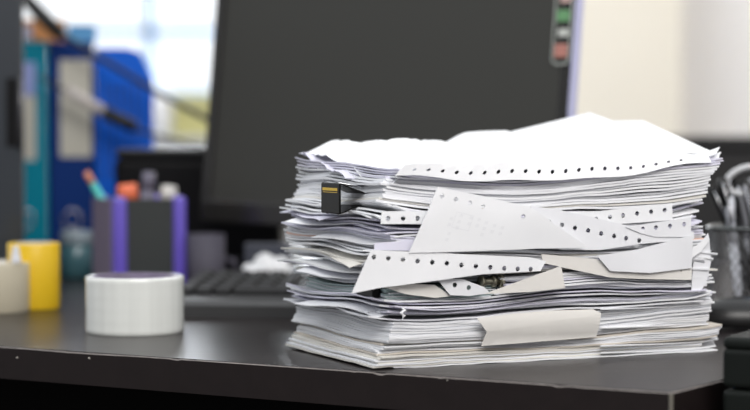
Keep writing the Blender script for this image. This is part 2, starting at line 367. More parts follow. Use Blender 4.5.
# ---------------- sheets with sprocket holes: flat outline with real holes, cut fine, then bent
def holed(name, poly, holes, m, label, v0, r=1.9 * mm, lean=0.0, wave=0.0012, cat='paper', fold=None, parent=None, mapf=None, cell=0.006, th=0.0004):
    cu = bpy.data.curves.new('tmp', 'CURVE'); cu.dimensions = '2D'; cu.fill_mode = 'BOTH'
    P = poly if mapf else [loc2(x, y, v0) for x, y in poly]
    H = holes if mapf else [loc2(x, y, v0) for x, y in holes]
    def spl(pts):
        s = cu.splines.new('POLY'); s.points.add(len(pts) - 1)
        for q, p in zip(s.points, pts): q.co = (p[0], p[1], 0, 1)
        s.use_cyclic_u = True
    spl(P)
    for h in H: spl([(h[0] + r * math.cos(k * pi / 7), h[1] + r * math.sin(k * pi / 7)) for k in range(14)])
    co = bpy.data.objects.new('tmp', cu); COL.objects.link(co)
    dg = bpy.context.evaluated_depsgraph_get(); dg.update()
    me = bpy.data.meshes.new_from_object(co.evaluated_get(dg)); bpy.data.objects.remove(co); bpy.data.curves.remove(cu)
    bm = bmesh.new(); bm.from_mesh(me); bpy.data.meshes.remove(me)
    bmesh.ops.remove_doubles(bm, verts=bm.verts, dist=1e-6)
    xs = [p[0] for p in P]; ys = [p[1] for p in P]
    x = min(xs) + cell
    while x < max(xs):
        bmesh.ops.bisect_plane(bm, geom=bm.verts[:] + bm.edges[:] + bm.faces[:], plane_co=(x, 0, 0), plane_no=(1, 0, 0)); x += cell
    y = min(ys) + cell
    while y < max(ys):
        bmesh.ops.bisect_plane(bm, geom=bm.verts[:] + bm.edges[:] + bm.faces[:], plane_co=(0, y, 0), plane_no=(0, 1, 0)); y += cell
    sd_ = random.uniform(0, 50); y0 = min(ys)
    for v in bm.verts:
        a, h = v.co.x, v.co.y
        if mapf: v.co = mapf(a, h)
        else:
            off = lean * (h - y0) + wave * noise.noise(Vector((a * 18, h * 22, sd_)))
            if fold: off += fold(a, h)
            v.co = Vector((a, v0 + off, h))
    for f in bm.faces: f.smooth = True
    o = pobj(name, bm, m, parent); s = o.modifiers.new('thickness', 'SOLIDIFY'); s.thickness = th; s.offset = 0; s = o.modifiers.new('sharp_rim', 'EDGE_SPLIT'); s.split_angle = 0.9
    return tag(o, label, cat) if not parent else o

hm = M['white']
# big sheet with printing
o = holed('printed_sheet', [(437, 187), (482, 196), (531, 208), (560, 228), (588, 248), (540, 248.5), (480, 251), (409, 253)],
      [(441, 196), (455, 199.5), (469, 203), (482, 206.5), (522, 216.5)], M['bright'],
      'large blank-looking white sheet with faint printing and sprocket holes jutting up the stack front', -0.011, lean=-0.02, wave=0.002, th=0.0009)
marks = bmesh.new()
def stroke(x, y, dx, dy, wd):
    a = Vector((*loc2(x, y, -0.0145),)); c = Vector((*loc2(x + dx, y + dy, -0.0145),)); d = (c - a); n_ = Vector((-d.y, d.x)).normalized() * wd / 2
    vs_ = [marks.verts.new((q.x, -0.0150 + 0.02 * 0, q.y)) for q in (a - n_, c - n_, c + n_, a + n_)]
    marks.faces.new(vs_)
rnd = random.Random(4)
for (x, y, n_, L) in ((452, 225, 2, 20), (462, 222, 3, 6), (472, 224, 2, 14), (480, 226, 2, 12), (487, 229, 3, 10), (495, 232, 2, 12), (503, 234, 2, 8), (450, 240, 2, 8)):
    for k in range(n_):
        yy = y - 8 + k * 6
        for q in range(3): stroke(x + q * 1.1 - k * 2, yy + q * .2, -1.1, 3.2, 0.0004)
for a_, b_ in (((458, 212), (475, 216)), ((475, 216), (470, 231)), ((470, 231), (453, 227)), ((453, 227), (458, 212))):
    stroke(a_[0], a_[1], b_[0] - a_[0], b_[1] - a_[1], 0.0003)
holed('perforated_sheet', [(530, 206), (560, 210), (600, 219), (650, 231), (694, 232), (694, 239), (640, 244), (600, 250), (560, 250)],
      [(549, 222), (562, 225), (575, 228), (588, 230.5), (601, 233.5), (614, 236), (626, 238.3), (639, 240.5)], hm,
      'perforated white sheet emerging right of the folded corner of the large printed sheet', -0.0065, wave=0.001)
holed('perforated_sheet', [(545, 212), (600, 211), (672, 203), (672.5, 220), (620, 224), (560, 228)],
      [(582, 220), (596, 219), (610, 217), (623, 215.4), (637, 213.5), (651, 211.8), (664.5, 210)], M['bright'],
      'upper perforated strip on the right half of the stack with a row of seven holes', -0.0035, wave=0.0008)
holed('perforated_sheet', [(626, 227), (691, 217), (691, 237), (655, 237), (640, 233)],
      [(643, 229), (656, 227.6), (670, 226), (684, 224.3)], M['white'],
      'short greyish perforated strip with four holes near the right end of the stack', -0.0075, wave=0.0008)
holed('perforated_sheet', [(371, 250), (420, 252), (470, 254.5), (528, 257), (546, 261), (540, 271), (484, 274), (440, 280), (380, 288), (352, 293.5)],
      [(374, 257), (388.5, 258.3), (403, 259.6), (417.5, 261), (432, 262.2), (446.5, 263.3), (461, 265), (475.5, 266.2), (490, 267.3), (504, 268.3), (517.5, 268.8), (530.5, 269)],
      M['bright'], 'long triangular perforated sheet with twelve holes stretching across the stack front', -0.010, wave=0.0016)
holed('perforated_sheet', [(381.5, 211.5), (400, 211), (428, 211.5), (425, 224), (400, 224), (380.5, 224)], [(388, 218.5), (403, 218.5), (417.5, 218.3)], M['bright'],
      'small perforated strip with three holes left of the large printed sheet', -0.006, wave=0.0006)
holed('perforated_sheet', [(437, 279), (462, 279), (484, 287), (490, 293), (470, 296), (450, 295)], [(454.6, 285), (468.7, 287.6)], M['white'],
      'small perforated corner with two holes below the long triangular sheet', -0.006, wave=0.0006)
holed('paper_sheet', [(597, 256), (640, 249), (692, 235), (692, 268), (650, 273), (610, 271)], [], M['white'],
      'plain grey-white flap hanging below the perforated strips on the right', -0.009, wave=0.0022)
holed('paper_sheet', [(541, 254), (597, 259), (620, 270), (650, 272), (692, 266), (691, 280), (641, 279), (610, 277.5), (570, 269), (543, 263)], [(681, 270.5)], M['cream'],
      'cream strip with a faint blue line and one hole under the hanging flap', -0.0065, r=0.0009, wave=0.0008)
holed('paper_sheet', [(561, 266), (565, 288), (530, 292), (484, 294)], [], M['cream'],
      'pointed triangular cream paper corner sticking out mid stack', -0.012, wave=0.001)
holed('paper_sheet', [(378, 285), (400, 283), (435, 285), (452, 296), (436, 298), (405, 294)], [], M['cream'],
      'thin curled cream sheet lying over the greenish printout', -0.004, wave=0.001)
holed('paper_sheet', [(374, 243), (415, 240), (418, 251), (374, 250)], [], M['lilac'],
      'small folded lilac sheet above the left end of the long triangular sheet', -0.005, wave=0.0006)
def wrapfold(a, h): return -0.003 * sin(pi * max(0, min(1, (h - 0.018) / 0.026)))
w_ = holed('folded_sheet', [(475, 318), (510, 313.5), (550, 310.5), (592, 309), (599, 313), (596, 337), (560, 340), (520, 343), (481, 346), (485, 332)], [], M['cream'],
      'folded cream sheet wrapped around the front edge of the thick document', -0.003, wave=0.001, fold=wrapfold)
bm = bmesh.new()
for a_, b_ in (((577, 311), (576, 338)), ((582, 341 - 4), (500, 343.6 - 2))):
    a = loc2(*a_, -0.008); c = loc2(*b_, -0.008)
    tube(bm, [(a[0], -0.0072, a[1]), (c[0], -0.0072, c[1])], 0.00022, 6)
# torn strip and metal post
bm2 = bmesh.new(); pts = [(402, 308), (405, 310), (401, 313), (404, 316), (402, 320)]
tube(bm2, [stack_at(x, y, -0.009) for x, y in pts], [0.0008, 0.0016, 0.0011, 0.0013, 0.0005], 8)
tag(pobj('paper_scrap', bm2, M['bright'], None), 'tiny torn white paper scrap curling off the left front edge', 'paper')
bm.free()
post = empty('binding_post', C0, YAW, 'dull metal binding post in the dark gap beside the triangular corner', 'fastener')
p = stack_at(491, 281.5, 0.003)
for k, (a_, b_, r_) in enumerate(((-0.008, 0.009, 0.0028), (-0.0095, -0.007, 0.0046), (0.0005, 0.003, 0.0044), (0.007, 0.010, 0.005))):
    bm = bmesh.new(); tube(bm, [(p.x + a_, p.y, p.z), (p.x + b_, p.y, p.z)], r_, 18); obj('shaft' if k == 0 else 'flange', bm, M['brass'], post, True)
# printing on the large sheet
from mathutils.bvhtree import BVHTree
big = [x for x in COL.objects if x.name.startswith('printed_sheet')][0]
bb_ = bmesh.new(); bb_.from_mesh(big.data); bv = BVHTree.FromBMesh(bb_); bb_.free()
for f in list(marks.faces):
    ok = True
    for v in f.verts:
        h_ = bv.ray_cast(Vector((v.co.x, -0.1, v.co.z)), Vector((0, 1, 0)))[0]
        if h_ is None: ok = False
        else: v.co.y = h_.y - 0.0006
    if not ok: marks.faces.remove(f)
mo = obj('faint_printing', marks, M['ink']); mo.parent = big

# ---------------- top of the stack
def dz(k): return lambda a, b_: k * sin(pi * a) * sin(pi * b_)
# crumpled sheets, left
patch('crumpled_sheet', [sp(392, 178, 1.395), sp(640, 176, 1.49), sp(520, 160, 1.66), sp(297, 163, 1.56)], M['white'],
      'crumpled white sheet with a wavy front edge at the upper left of the stack', lambda a, b_: 0.002 - 0.006 * max(0, 1 - a / 0.1) ** 1.5, rough=0.009, seed=3.3)
patch('paper_sheet', [sp(345, 178, 1.45), sp(650, 170, 1.51), sp(545, 150, 1.68), sp(299, 153, 1.57)], M['lilac'],
      'faintly lilac sheet under the crumpled sheets near the top left corner', dz(0.001), rough=0.005, seed=8.1)
patch('crumpled_sheet', [sp(368, 172, 1.43), sp(600, 168, 1.52), sp(500, 148, 1.67), sp(303, 146, 1.57)], M['bright'],
      'bright crumpled sheet covering the back left corner of the stack top', lambda a, b_: 0.003 * sin(pi * b_) + 0.003 * sin(pi * a) - 0.010 * max(0, 1 - b_ / 0.16) ** 1.5 - 0.006 * max(0, 1 - a / 0.10) ** 1.5, rough=0.008, seed=5.2)
patch('paper_sheet', [sp(418, 166, 1.45), sp(600, 160, 1.54), sp(506, 131, 1.66), sp(436, 151, 1.62)], M['bright'],
      'white top sheet whose back edge rises in a rounded peak', lambda a, b_: 0.0085 * b_ * b_ * (1 - abs(2 * a ** 0.75 - 1) ** 1.3), seed=1)
patch('paper_sheet', [sp(500, 165, 1.46), sp(718, 155, 1.53), sp(643, 121, 1.66), sp(585, 122, 1.67)], M['bright'],
      'white top sheet reaching the upper right corner of the stack', dz(0.004))
patch('paper_sheet', [sp(414, 167, 1.43), sp(700, 153, 1.515), sp(590, 113, 1.68), sp(408, 157, 1.58)], M['bright'],
      'topmost white sheet with a pointed back corner and straight rising back edge', dz(0.0035))
# perforated sheet drooping over the front
fl, fr_, br, bl = stack_at(404, 164, -0.019), stack_at(717, 157, -0.012), sp(620, 135, 1.68), sp(430, 160, 1.58)
PW = 0.297
def topmap(a, h):
    s, q = a / PW, h / 0.2
    p = (fl * (1 - s) + fr_ * s) * (1 - q) + (bl * (1 - s) + br * s) * q
    e = max(0, 1 - h / 0.017)
    return p + Vector((0, (0.0155 - 0.008 * s) * e, -0.0150 * e * (0.85 + 0.15 * e) * (1 - 0.72 * sstep(0.62, 1, s)) * (0.6 + 0.4 * sstep(0, 0.3, s)))) + Vector((0, 0, 0.0007 * sin(s * 23)))
holed('perforated_sheet', [(0, 0), (PW, 0), (PW, 0.2), (0, 0.2)], [(0.013 + 0.0127 * k, 0.0068) for k in range(21)], M['bright'],
      'topmost perforated sheet with its holed edge drooping over the stack front', 0, r=0.0017, mapf=topmap, cell=0.0075)
# curled ends on the right
for k, (a, b_, c, d) in enumerate((((640, 166), (716, 158), (720, 151), (660, 158)), ((640, 176), (706, 174), (711, 166), (650, 168)), ((650, 190), (708, 187), (710, 180), (650, 183)),
                                   ((640, 171), (718, 163), (721, 156), (650, 163)))):
    patch('paper_sheet', [sp(*a, 1.49), sp(*b_, 1.515), sp(*c, 1.53), sp(*d, 1.51)], M['bright' if k % 2 else 'white'],
          ['white page end curling up at the top right corner of the stack', 'curled white page end below the top right corner', 'lowest curled white page end above the perforated strips on the right',
           'white page end pointing furthest right at the stack top'][k],
          lambda s, q: 0.003 * s ** 4 - 0.001 * sin(pi * s) , nu=16, nv=6)
holed('paper_sheet', [(694, 262), (699, 245), (708, 233), (710, 243), (712, 262), (708, 280), (700, 293), (692, 290)], [], M['white'],
      'bent white sheet bulging out of the right side of the stack', -0.003, wave=0.004)
holed('paper_sheet', [(690, 250), (699, 244), (709, 235), (710, 240), (701, 252), (692, 258)], [], M['bright'],
      'small white corner pointing up at the right side of the stack', -0.006, wave=0.002)
for k, (y, x1) in enumerate(((304, 713), (322, 706), (340, 718), (347, 716))):
    patch('paper_sheet', [sp(600, y + 6, 1.46), sp(x1, y + 2, 1.515), sp(x1 - 3, y - 4, 1.54), sp(610, y + 1, 1.5)], M['bright' if k % 2 else 'white'],
          ['curled page end at the right, just above the thick document', 'curled page end of the right edge level with the cream wrap',
           'frayed page end furthest right near the desk', 'lowest frayed page end at the right touching the desk'][k],
          lambda s, q: 0.0025 * s ** 5, nu=16, nv=5)

# small perforated corner pieces and left face sheets poking out
for k, (u, v, t_, yw, mk) in enumerate(((-7, 30, 70, 12, 'white'), (-9, 8, 84, -9, 'warm'), (-8, 50, 108, 10, 'bright'), (-12, 20, 46, 8, 'white'), (-10, 70, 113, -7, 'lilac'), (-6, 0, 97, 9, 'bright'))):
    bm = bmesh.new(); leaf(bm, 0.19, 0.12, u * mm, v * mm, math.radians(yw), t_ * mm + 0.0004, 0.0005, 0, curl=(-0.004, 0, -0.002, 0))
    tag(pobj('paper_sheet', bm, M[mk]), ['small white slip jutting from the left face, lower middle', 'small warm-white slip jutting from the left face, behind the long triangular sheet',
        'small bright slip jutting from the left face under the clip', 'small white slip jutting low on the left face above the thick document',
        'small lilac slip jutting from the left face furthest back', 'small bright slip at the front left corner of the pinkish document'][k], 'paper')

# binder clip on the left face
clip = empty('binder_clip', C0, YAW, 'black binder clip with yellow print gripping pages on the left face', 'binder clip')
bm = bmesh.new()
v0, v1 = 0.046, 0.080; zt, zb = 0.1395, 0.1155; ul, um = -0.015, 0.006; zc = (zt + zb) / 2
sec = [(um, zc + 0.0045), (ul, zt), (ul - 0.0008, zt - 0.001), (ul - 0.0008, zb + 0.001), (ul, zb), (um, zc - 0.0045), (um, zc - 0.0035), (ul + 0.001, zb + 0.001), (ul + 0.001, zt - 0.001), (um, zc + 0.0035)]
A = [bm.verts.new((u, v0, z)) for u, z in sec]; B = [bm.verts.new((u, v1, z)) for u, z in sec]
for i in range(len(sec)): bm.faces.new((A[i], A[(i + 1) % len(sec)], B[(i + 1) % len(sec)], B[i]))
bm.faces.new(A); bm.faces.new(list(reversed(B)))
obj('clip_body', bm, M['blackmetal'], clip)
bm = bmesh.new(); rr = random.Random(3); yv = v0 + 0.003
while yv < v1 - 0.004:
    wv = rr.uniform(0.0012, 0.0030); bx(bm, ul - 0.0011, ul - 0.0007, yv, yv + wv, zt - 0.0062, zt - 0.0040); yv += wv + 0.0006
bx(bm, ul - 0.0011, ul - 0.0007, v0 + 0.003, v1 - 0.004, zt - 0.0076, zt - 0.0072)
obj('yellow_print', bm, M['gold'], clip)
for z, s in ((zt, 1), (zb, -1)):
    bm = bmesh.new()
    tube(bm, [(ul + 0.001, v0 + 0.006, z), (um - 0.0, v0 + 0.009, z + s * 0.001 - s * .004), (um + 0.008, v0 + 0.013, z - s * 0.003), (um + 0.008, v1 - 0.013, z - s * 0.003), (um, v1 - 0.009, z - s * .003), (ul + 0.001, v1 - 0.006, z)], 0.0007, 8)
    obj('wire_handle', bm, M['steel'], clip, True)
# dark clip in the lower left
bm = bmesh.new(); bx(bm, -0.004, 0.003, 0.010, 0.04, 0.0535, 0.0635, 0.001)
tag(pobj('binder_clip', bm, M['blackmetal']), 'small black clip in the gap left of the greenish printout', 'binder clip')

# ------------------------------------------------------------ tape rolls
clear = mat('clear_tape_white', (0.85, 0.87, 0.83), 0.25, coat=0.6, var=0.12, scale=14)
nt = clear.node_tree; nz = [n for n in nt.nodes if n.type == 'TEX_NOISE'][0]; tcn = [n for n in nt.nodes if n.type == 'TEX_COORD'][0]
mp = nt.nodes.new('ShaderNodeMapping'); mp.inputs['Scale'].default_value = (9, 9, 0.4); nt.links.new(tcn.outputs['Object'], mp.inputs[0]); nt.links.new(mp.outputs[0], nz.inputs['Vector'])
tp = on_desk(135, 331.5)
tr = empty('tape_roll', (tp.x, tp.y, DESK), 0, 'roll of clear packing tape lying flat near the desk front', 'tape roll')
bm = bmesh.new(); n = 96
prof = [(0.0375, 0.0), (0.0435, 0.0), (0.0440, 0.0005)] + [(0.0440 + 0.00008 * math.sin(k * 2.1), 0.0005 + 0.0495 * k / 14) for k in range(1, 14)] + [(0.0440, 0.0500), (0.0435, 0.0505), (0.0375, 0.0505)]
lathe_closed(bm, prof, n); obj('tape', bm, clear, tr, True)
core = mat('core_purple_reflection', (0.16, 0.13, 0.20), 0.6, var=0.5, scale=120)  # purple reflection inside the core is painted as its colour
bm = bmesh.new(); lathe_closed(bm, [(0.0355, 0), (0.0374, 0), (0.0374, 0.0509), (0.0355, 0.0509)], n); obj('core', bm, core, tr, True)

yl = at(36, 311, 1.87)
yel = mat('yellow_tape', (0.85, 0.55, 0.02), 0.35, var=0.05); beige = mat('beige_tape', (0.55, 0.50, 0.38), 0.4, var=0.05)
o = empty('tape_roll', (at(35, 300, 1.90).x, 1.895, DESK), 0, 'small yellow tape roll standing behind the beige one', 'tape roll')
bm = bmesh.new(); lathe_closed(bm, [(0.0185, 0), (0.026, 0), (0.0265, 0.001), (0.0265, 0.066), (0.026, 0.067), (0.0185, 0.067)], 60); obj('tape', bm, yel, o, True)
bm = bmesh.new(); lathe_closed(bm, [(0.016, 0), (0.0184, 0), (0.0184, 0.0675), (0.016, 0.0675)], 60); obj('core', bm, M['tan'], o, True)
o = empty('tape_roll', (at(-8, 300, 1.88).x, 1.865, DESK), 0, 'beige tape roll at the left edge in front of the yellow roll', 'tape roll')
bm = bmesh.new(); lathe_closed(bm, [(0.030, 0), (0.0405, 0), (0.041, 0.001), (0.041, 0.048), (0.0405, 0.049), (0.030, 0.049)], 60); obj('tape', bm, beige, o, True)
bm = bmesh.new(); lathe_closed(bm, [(0.028, 0), (0.0299, 0), (0.0299, 0.0495), (0.028, 0.0495)], 60); obj('core', bm, M['warm'], o, True)
q = at(16, 262, 1.845); bm = bmesh.new(); disc_solid(bm, [(0.005, 0), (0.0055, 0.002), (0.004, 0.009), (0.003, 0.015), (0.0022, 0.017)], 20, cx=q.x - 0.0, cy=q.y, z=DESK + 0.0497)
tag(obj('bottle_cap', bm, mat('cap_white', (0.75, 0.76, 0.8), 0.4)), 'small white cap standing on top of the beige tape roll', 'cap')

# ------------------------------------------------------------ purple pen holder
hp = at(140, 280, 2.15)
ang = math.radians(25)
ho = empty('pen_holder', (hp.x, hp.y, DESK), ang, 'square black and purple pen holder behind the clear tape roll', 'pen holder')
purple = mat('purple_plastic', (0.16, 0.11, 0.60), 0.3, coat=0.4); panel = mat('dark_panel', (0.035, 0.04, 0.04), 0.45)
lit_panel = mat('lit_side_panel', (0.24, 0.20, 0.27), 0.4)  # light reflected off the left face is put into this colour
hs, hh = 0.0355, 0.108
for i, (sx_, sy_) in enumerate(((-1, -1), (1, -1), (1, 1), (-1, 1))):
    bm = bmesh.new(); bx(bm, sx_ * hs - 0.0078, sx_ * hs + 0.0078, sy_ * hs - 0.0078, sy_ * hs + 0.0078, 0, hh, 0.005, 4); obj('corner_post', bm, purple, ho, True)
for i, (x0, x1, y0, y1, m) in enumerate(((-hs, hs, -hs - 0.003, -hs + 0.001, panel), (-hs, hs, hs - 0.001, hs + 0.003, panel), (-hs - 0.0088, -hs, -hs + 0.004, hs + 0.0078, lit_panel), (hs, hs + 0.003, -hs, hs, panel))):
    bm = bmesh.new(); bx(bm, x0, x1, y0, y1, 0.002, hh - 0.003); obj('side_panel', bm, m, ho)
obj('base', box(-hs, hs, -hs, hs, 0.0, 0.003), panel, ho)
def stick(name, pa, pb, r, m, label, cat, tip=None, tipm=None, tipn='tip', tf=0.84):
    a, b_ = Vector(pa), Vector(pb); d = (b_ - a)
    o = empty(name, a, 0, label, cat)
    bm = bmesh.new(); tube(bm, [(0, 0, 0), d * tf], r, 14); obj('body', bm, m, o, True)
    bm = bmesh.new(); tube(bm, [d * tf, d * (1 - (1 - tf) * .4), d], [r * 1.02, r * 0.95, r * (0.25 if tip == 'point' else 0.85)], 14); obj(tipn, bm, tipm or m, o, True)
    return o
zb_ = DESK + 0.005
def inh(dx, dy): c, s = math.cos(ang), math.sin(ang); return Vector((hp.x + dx * c - dy * s, hp.y + dx * s + dy * c, zb_))
tealp = mat('teal_pencil', (0.10, 0.62, 0.55), 0.4); orangep = mat('orange_plastic', (0.95, 0.22, 0.10), 0.4); skin = mat('salmon_tip', (0.75, 0.30, 0.18), 0.5)
stick('pencil', inh(0.015, 0.0), at(86, 172, 2.15), 0.0042, tealp, 'teal pencil with salmon end leaning out of the purple holder', 'pencil', tipm=skin, tipn='end_cap', tf=0.90)
stick('marker', inh(-0.010, -0.016), at(127, 184, 2.135), 0.0125, M['black'], 'fat marker with orange-red cap in the purple holder', 'marker', tipm=orangep, tipn='cap')
stick('marker', inh(0.022, -0.014), at(169, 186, 2.14), 0.0100, M['black'], 'marker with cream cap at the right of the purple holder', 'marker', tipm=M['cream'], tipn='cap')
stick('pen', inh(0.008, 0.018), at(149, 172, 2.17), 0.0085, mat('grey_lilac', (0.17, 0.16, 0.22), 0.3), 'grey-lilac pen standing between the two markers', 'pen')

# small jar
jp = at(77, 278, 2.31)
j = empty('jar', (jp.x, jp.y, DESK), 0, 'small teal jar with a pale lid beside the purple holder', 'jar')
bm = bmesh.new(); disc_solid(bm, [(0.019, 0), (0.021, 0.003), (0.021, 0.040), (0.018, 0.043)], 36); obj('body', bm, mat('teal_glass', (0.06, 0.16, 0.19), 0.2, coat=0.5), j, True)
bm = bmesh.new(); disc_solid(bm, [(0.020, 0.043), (0.0205, 0.045), (0.0205, 0.057), (0.019, 0.059)], 36); obj('lid', bm, mat('pale_lid', (0.26, 0.32, 0.36), 0.4), j, True)

# ------------------------------------------------------------ computer tower, left edge
tw = at(25, 250, 2.22).x
o = empty('computer_tower', (tw, 2.22, DESK), math.radians(11), 'black glossy computer tower cropped by the left edge', 'computer')
tm = mat('tower_charcoal', (0.035, 0.042, 0.052), 0.28, coat=0.5)
obj('case', box(-0.17, 0, 0, 0.27, 0.008, 0.40, 0.006, 3), tm, o)
hx = at(13, 110, 2.22).x - tw; hz0, hz1 = at(0, 147, 2.22).z - DESK, at(0, 78, 2.22).z - DESK
bm = bmesh.new(); tube(bm, [(hx + 0.008, 0.0, hz1), (hx + 0.009, -0.010, hz1 - 0.006), (hx + 0.009, -0.011, (hz0 + hz1) / 2), (hx + 0.009, -0.010, hz0 + 0.006), (hx + 0.008, 0.0, hz0)], 0.0035, 12); obj('handle', bm, mat('handle_grey', (0.12, 0.12, 0.13), 0.25, metal=0.7), o, True)
obj('recess', box(hx - 0.008, hx + 0.005, -0.0015, 0.001, hz0, hz1, 0.0007, 1), M['black'], o)
for dx in (-0.15, -0.02):
    for dy in (0.02, 0.25): obj('foot', box(dx - 0.01, dx + 0.01, dy - 0.01, dy + 0.01, 0, 0.009), M['black'], o)

# ------------------------------------------------------------ binders and magazine file
FY = 2.64
def binder(name, px0, px1, ytop, m, label, labs, lm, dep=0.24):
    x0, x1 = at(px0, 100, FY).x, at(px1, 100, FY).x; h = at(0, ytop, FY).z - DESK
    o = empty(name, ((x0 + x1) / 2, FY + ((x0 + x1) / 2 + 0.35) * 0.16, DESK), math.radians(9.5), label, 'binder'); w = (x1 - x0) / 2
    obj('spine', box(-w, w, 0, 0.004, 0, h, 0.002, 2), m, o)
    obj('cover', box(-w, -w + 0.003, 0.004, dep, 0, h), m, o); obj('cover', box(w - 0.003, w, 0.004, dep, 0, h), m, o)
    obj('pages', box(-w + 0.004, w - 0.004, 0.01, dep - 0.01, 0.004, h - 0.012), M['warm'], o)
    for (a, b_, c, d, mk) in labs:
        lx0, lx1 = at(a, 0, FY).x - (x0 + x1) / 2, at(b_, 0, FY).x - (x0 + x1) / 2
        obj('spine_label', box(lx0, lx1, -0.001, 0.0005, at(0, d, FY).z - DESK, at(0, c, FY).z - DESK), mk, o)
    bm = bmesh.new(); zc_ = 0.06; tube(bm, [(0.013 * math.cos(k * pi / 10), -0.002, zc_ + 0.013 * math.sin(k * pi / 10)) for k in range(21)], 0.0016, 6)
    obj('finger_ring', bm, M['steel'], o, True)
    return o
labc = mat('label_beige', (0.62, 0.60, 0.52), 0.6, var=0.05); labl = mat('label_lilac', (0.35, 0.42, 0.80), 0.5)
binder('ring_binder', 4, 50, 42, mat('teal_board', (0.0, 0.26, 0.38), 0.5, spec=0.15), 'teal ring binder half hidden by the computer tower', [(24, 38, 63, 96, labl), (24, 38, 96, 160, labc)], labc)
binder('ring_binder', 51, 95, 42, mat('navy_board', (0.003, 0.035, 0.20), 0.5, spec=0.15), 'navy ring binder with a tall beige spine label', [(61, 92, 60, 157, labc)], labc)
# blue slotted magazine file
x0, x1 = at(96, 100, FY).x, at(153, 100, FY).x
zt1, zt2 = at(0, 48, FY).z - DESK, at(0, 78, FY).z - DESK
o = empty('magazine_file', ((x0 + x1) / 2, FY + 0.003, DESK), math.radians(9.5), 'bright blue slotted magazine file with a cut-off corner', 'magazine file')
w = (x1 - x0) / 2; blue = mat('blue_plastic', (0.002, 0.13, 0.75), 0.4, spec=0.2); blued = mat('blue_plastic_slot', (0.005, 0.05, 0.30), 0.5)
def fpanel(y0_, y1_, nm):
    bm = bmesh.new(); pts = [(-w, 0), (w, 0), (w, zt2), (w * 0.55, zt1 - 0.006), (w * 0.1, zt1), (-w, zt1)]
    lo = [bm.verts.new((p[0], y0_, p[1])) for p in pts]; hi = [bm.verts.new((p[0], y1_, p[1])) for p in pts]
    bm.faces.new(lo); bm.faces.new(list(reversed(hi)))
    for i in range(6): bm.faces.new((lo[i], hi[i], hi[(i + 1) % 6], lo[(i + 1) % 6]))
    return obj(nm, bm, blue, o)
f = fpanel(0, 0.003, 'front_panel'); fpanel(0.237, 0.24, 'back_panel')
obj('side_panel', box(-w, -w + 0.003, 0.003, 0.237, 0, zt1 * .95), blue, o); obj('side_panel', box(w - 0.003, w, 0.003, 0.237, 0, zt2), blue, o)
obj('bottom_panel', box(-w, w, 0.003, 0.237, 0, 0.003), blue, o)
bm = bmesh.new()
for r_ in range(9):
    for c_ in range(6):
        zz = 0.12 + r_ * 0.017; xx = -w + 0.012 + c_ * (2 * w - 0.02) / 6
        if zz + 0.013 < zt2: bx(bm, xx, xx + 0.004, -0.0006, 0.0004, zz, zz + 0.011)
obj('slots', bm, blued, o)
zb2 = at(0, 42, FY).z
o = empty('storage_box', (at(82, 30, FY).x - 0.01, FY + 0.06, zb2), math.radians(9.5), 'small light blue box lying on top of the navy binder', 'box')
lb = mat('light_blue_card', (0.10, 0.36, 0.68), 0.5); zz = at(0, 24, FY).z - zb2
obj('body', box(-0.019, 0.019, -0.05, 0.05, 0, zz * .7, 0.001), lb, o); obj('lid', box(-0.0197, 0.0197, -0.051, 0.051, zz * .7, zz, 0.001), lb, o)
o = empty('basket', (at(46, 30, FY).x - 0.012, FY + 0.06, zb2), math.radians(9.5), 'orange-brown wooden tray resting on top of the teal binder', 'tray')
ob = mat('orange_brown', (0.70, 0.33, 0.12), 0.6, var=0.3, scale=60)
bm = bmesh.new()
for z in range(4):
    z0 = z * 0.0085; bx(bm, -0.030, 0.030, -0.05, -0.045, z0, z0 + 0.007, 0.001); bx(bm, -0.030, 0.030, 0.045, 0.05, z0, z0 + 0.007, 0.001)
    bx(bm, -0.030, -0.026, -0.05, 0.05, z0, z0 + 0.007); bx(bm, 0.026, 0.030, -0.05, 0.05, z0, z0 + 0.007)
bx(bm, -0.03, 0.03, -0.05, 0.05, 0, 0.003); obj('slatted_sides', bm, ob, o)
bm = bmesh.new(); bx(bm, -0.028, -0.018, -0.052, -0.0505, 0.004, 0.024); obj('tag', bm, mat('tag_lilac', (0.6, 0.6, 0.8), 0.5), o)

# ------------------------------------------------------------ desk lamp with double arm
LY = 2.58
lamp = empty('desk_lamp', (at(265, 150, LY).x, LY, DESK), 0, 'black double-arm desk lamp slanting in front of the blue files', 'lamp')
L0 = lamp.location.copy(); rel = lambda px, py, Y=LY: at(px, py, Y) - L0
bm = bmesh.new(); disc_solid(bm, [(0.055, 0), (0.057, 0.006), (0.05, 0.012), (0.012, 0.016)], 40); obj('base', bm, M['satin'], lamp, True)
bm = bmesh.new(); e = rel(265, 157); tube(bm, [(0, 0, 0.012), (0, 0, e.z)], 0.006, 12); obj('post', bm, M['satin'], lamp, True)
bm = bmesh.new(); tube(bm, [rel(265, 157), rel(205, 118), rel(150, 88), rel(60, 34)], 0.0042, 10); obj('upper_rod', bm, M['satin'], lamp, True)
bm = bmesh.new(); tube(bm, [rel(62, 36), rel(44, 18), rel(22, -6)], [0.010, 0.011, 0.009], 14); obj('joint_sleeve', bm, M['satin'], lamp, True)
bm = bmesh.new(); tube(bm, [rel(265, 160), rel(205, 148), rel(138, 130), rel(100, 110), rel(38, 76)], 0.0025, 10); obj('lower_rod', bm, M['satin'], lamp, True)
bm = bmesh.new(); tube(bm, [rel(66, 90, 2.572), rel(104, 112, 2.572)], 0.0078, 12); obj('spring_sleeve', bm, mat('pale_sleeve', (0.60, 0.55, 0.52), 0.5), lamp, True)
bm = bmesh.new(); tube(bm, [rel(104, 112, 2.572), rel(136, 128, 2.572)], [0.010, 0.009], 12); obj('grip', bm, M['satin'], lamp, True)
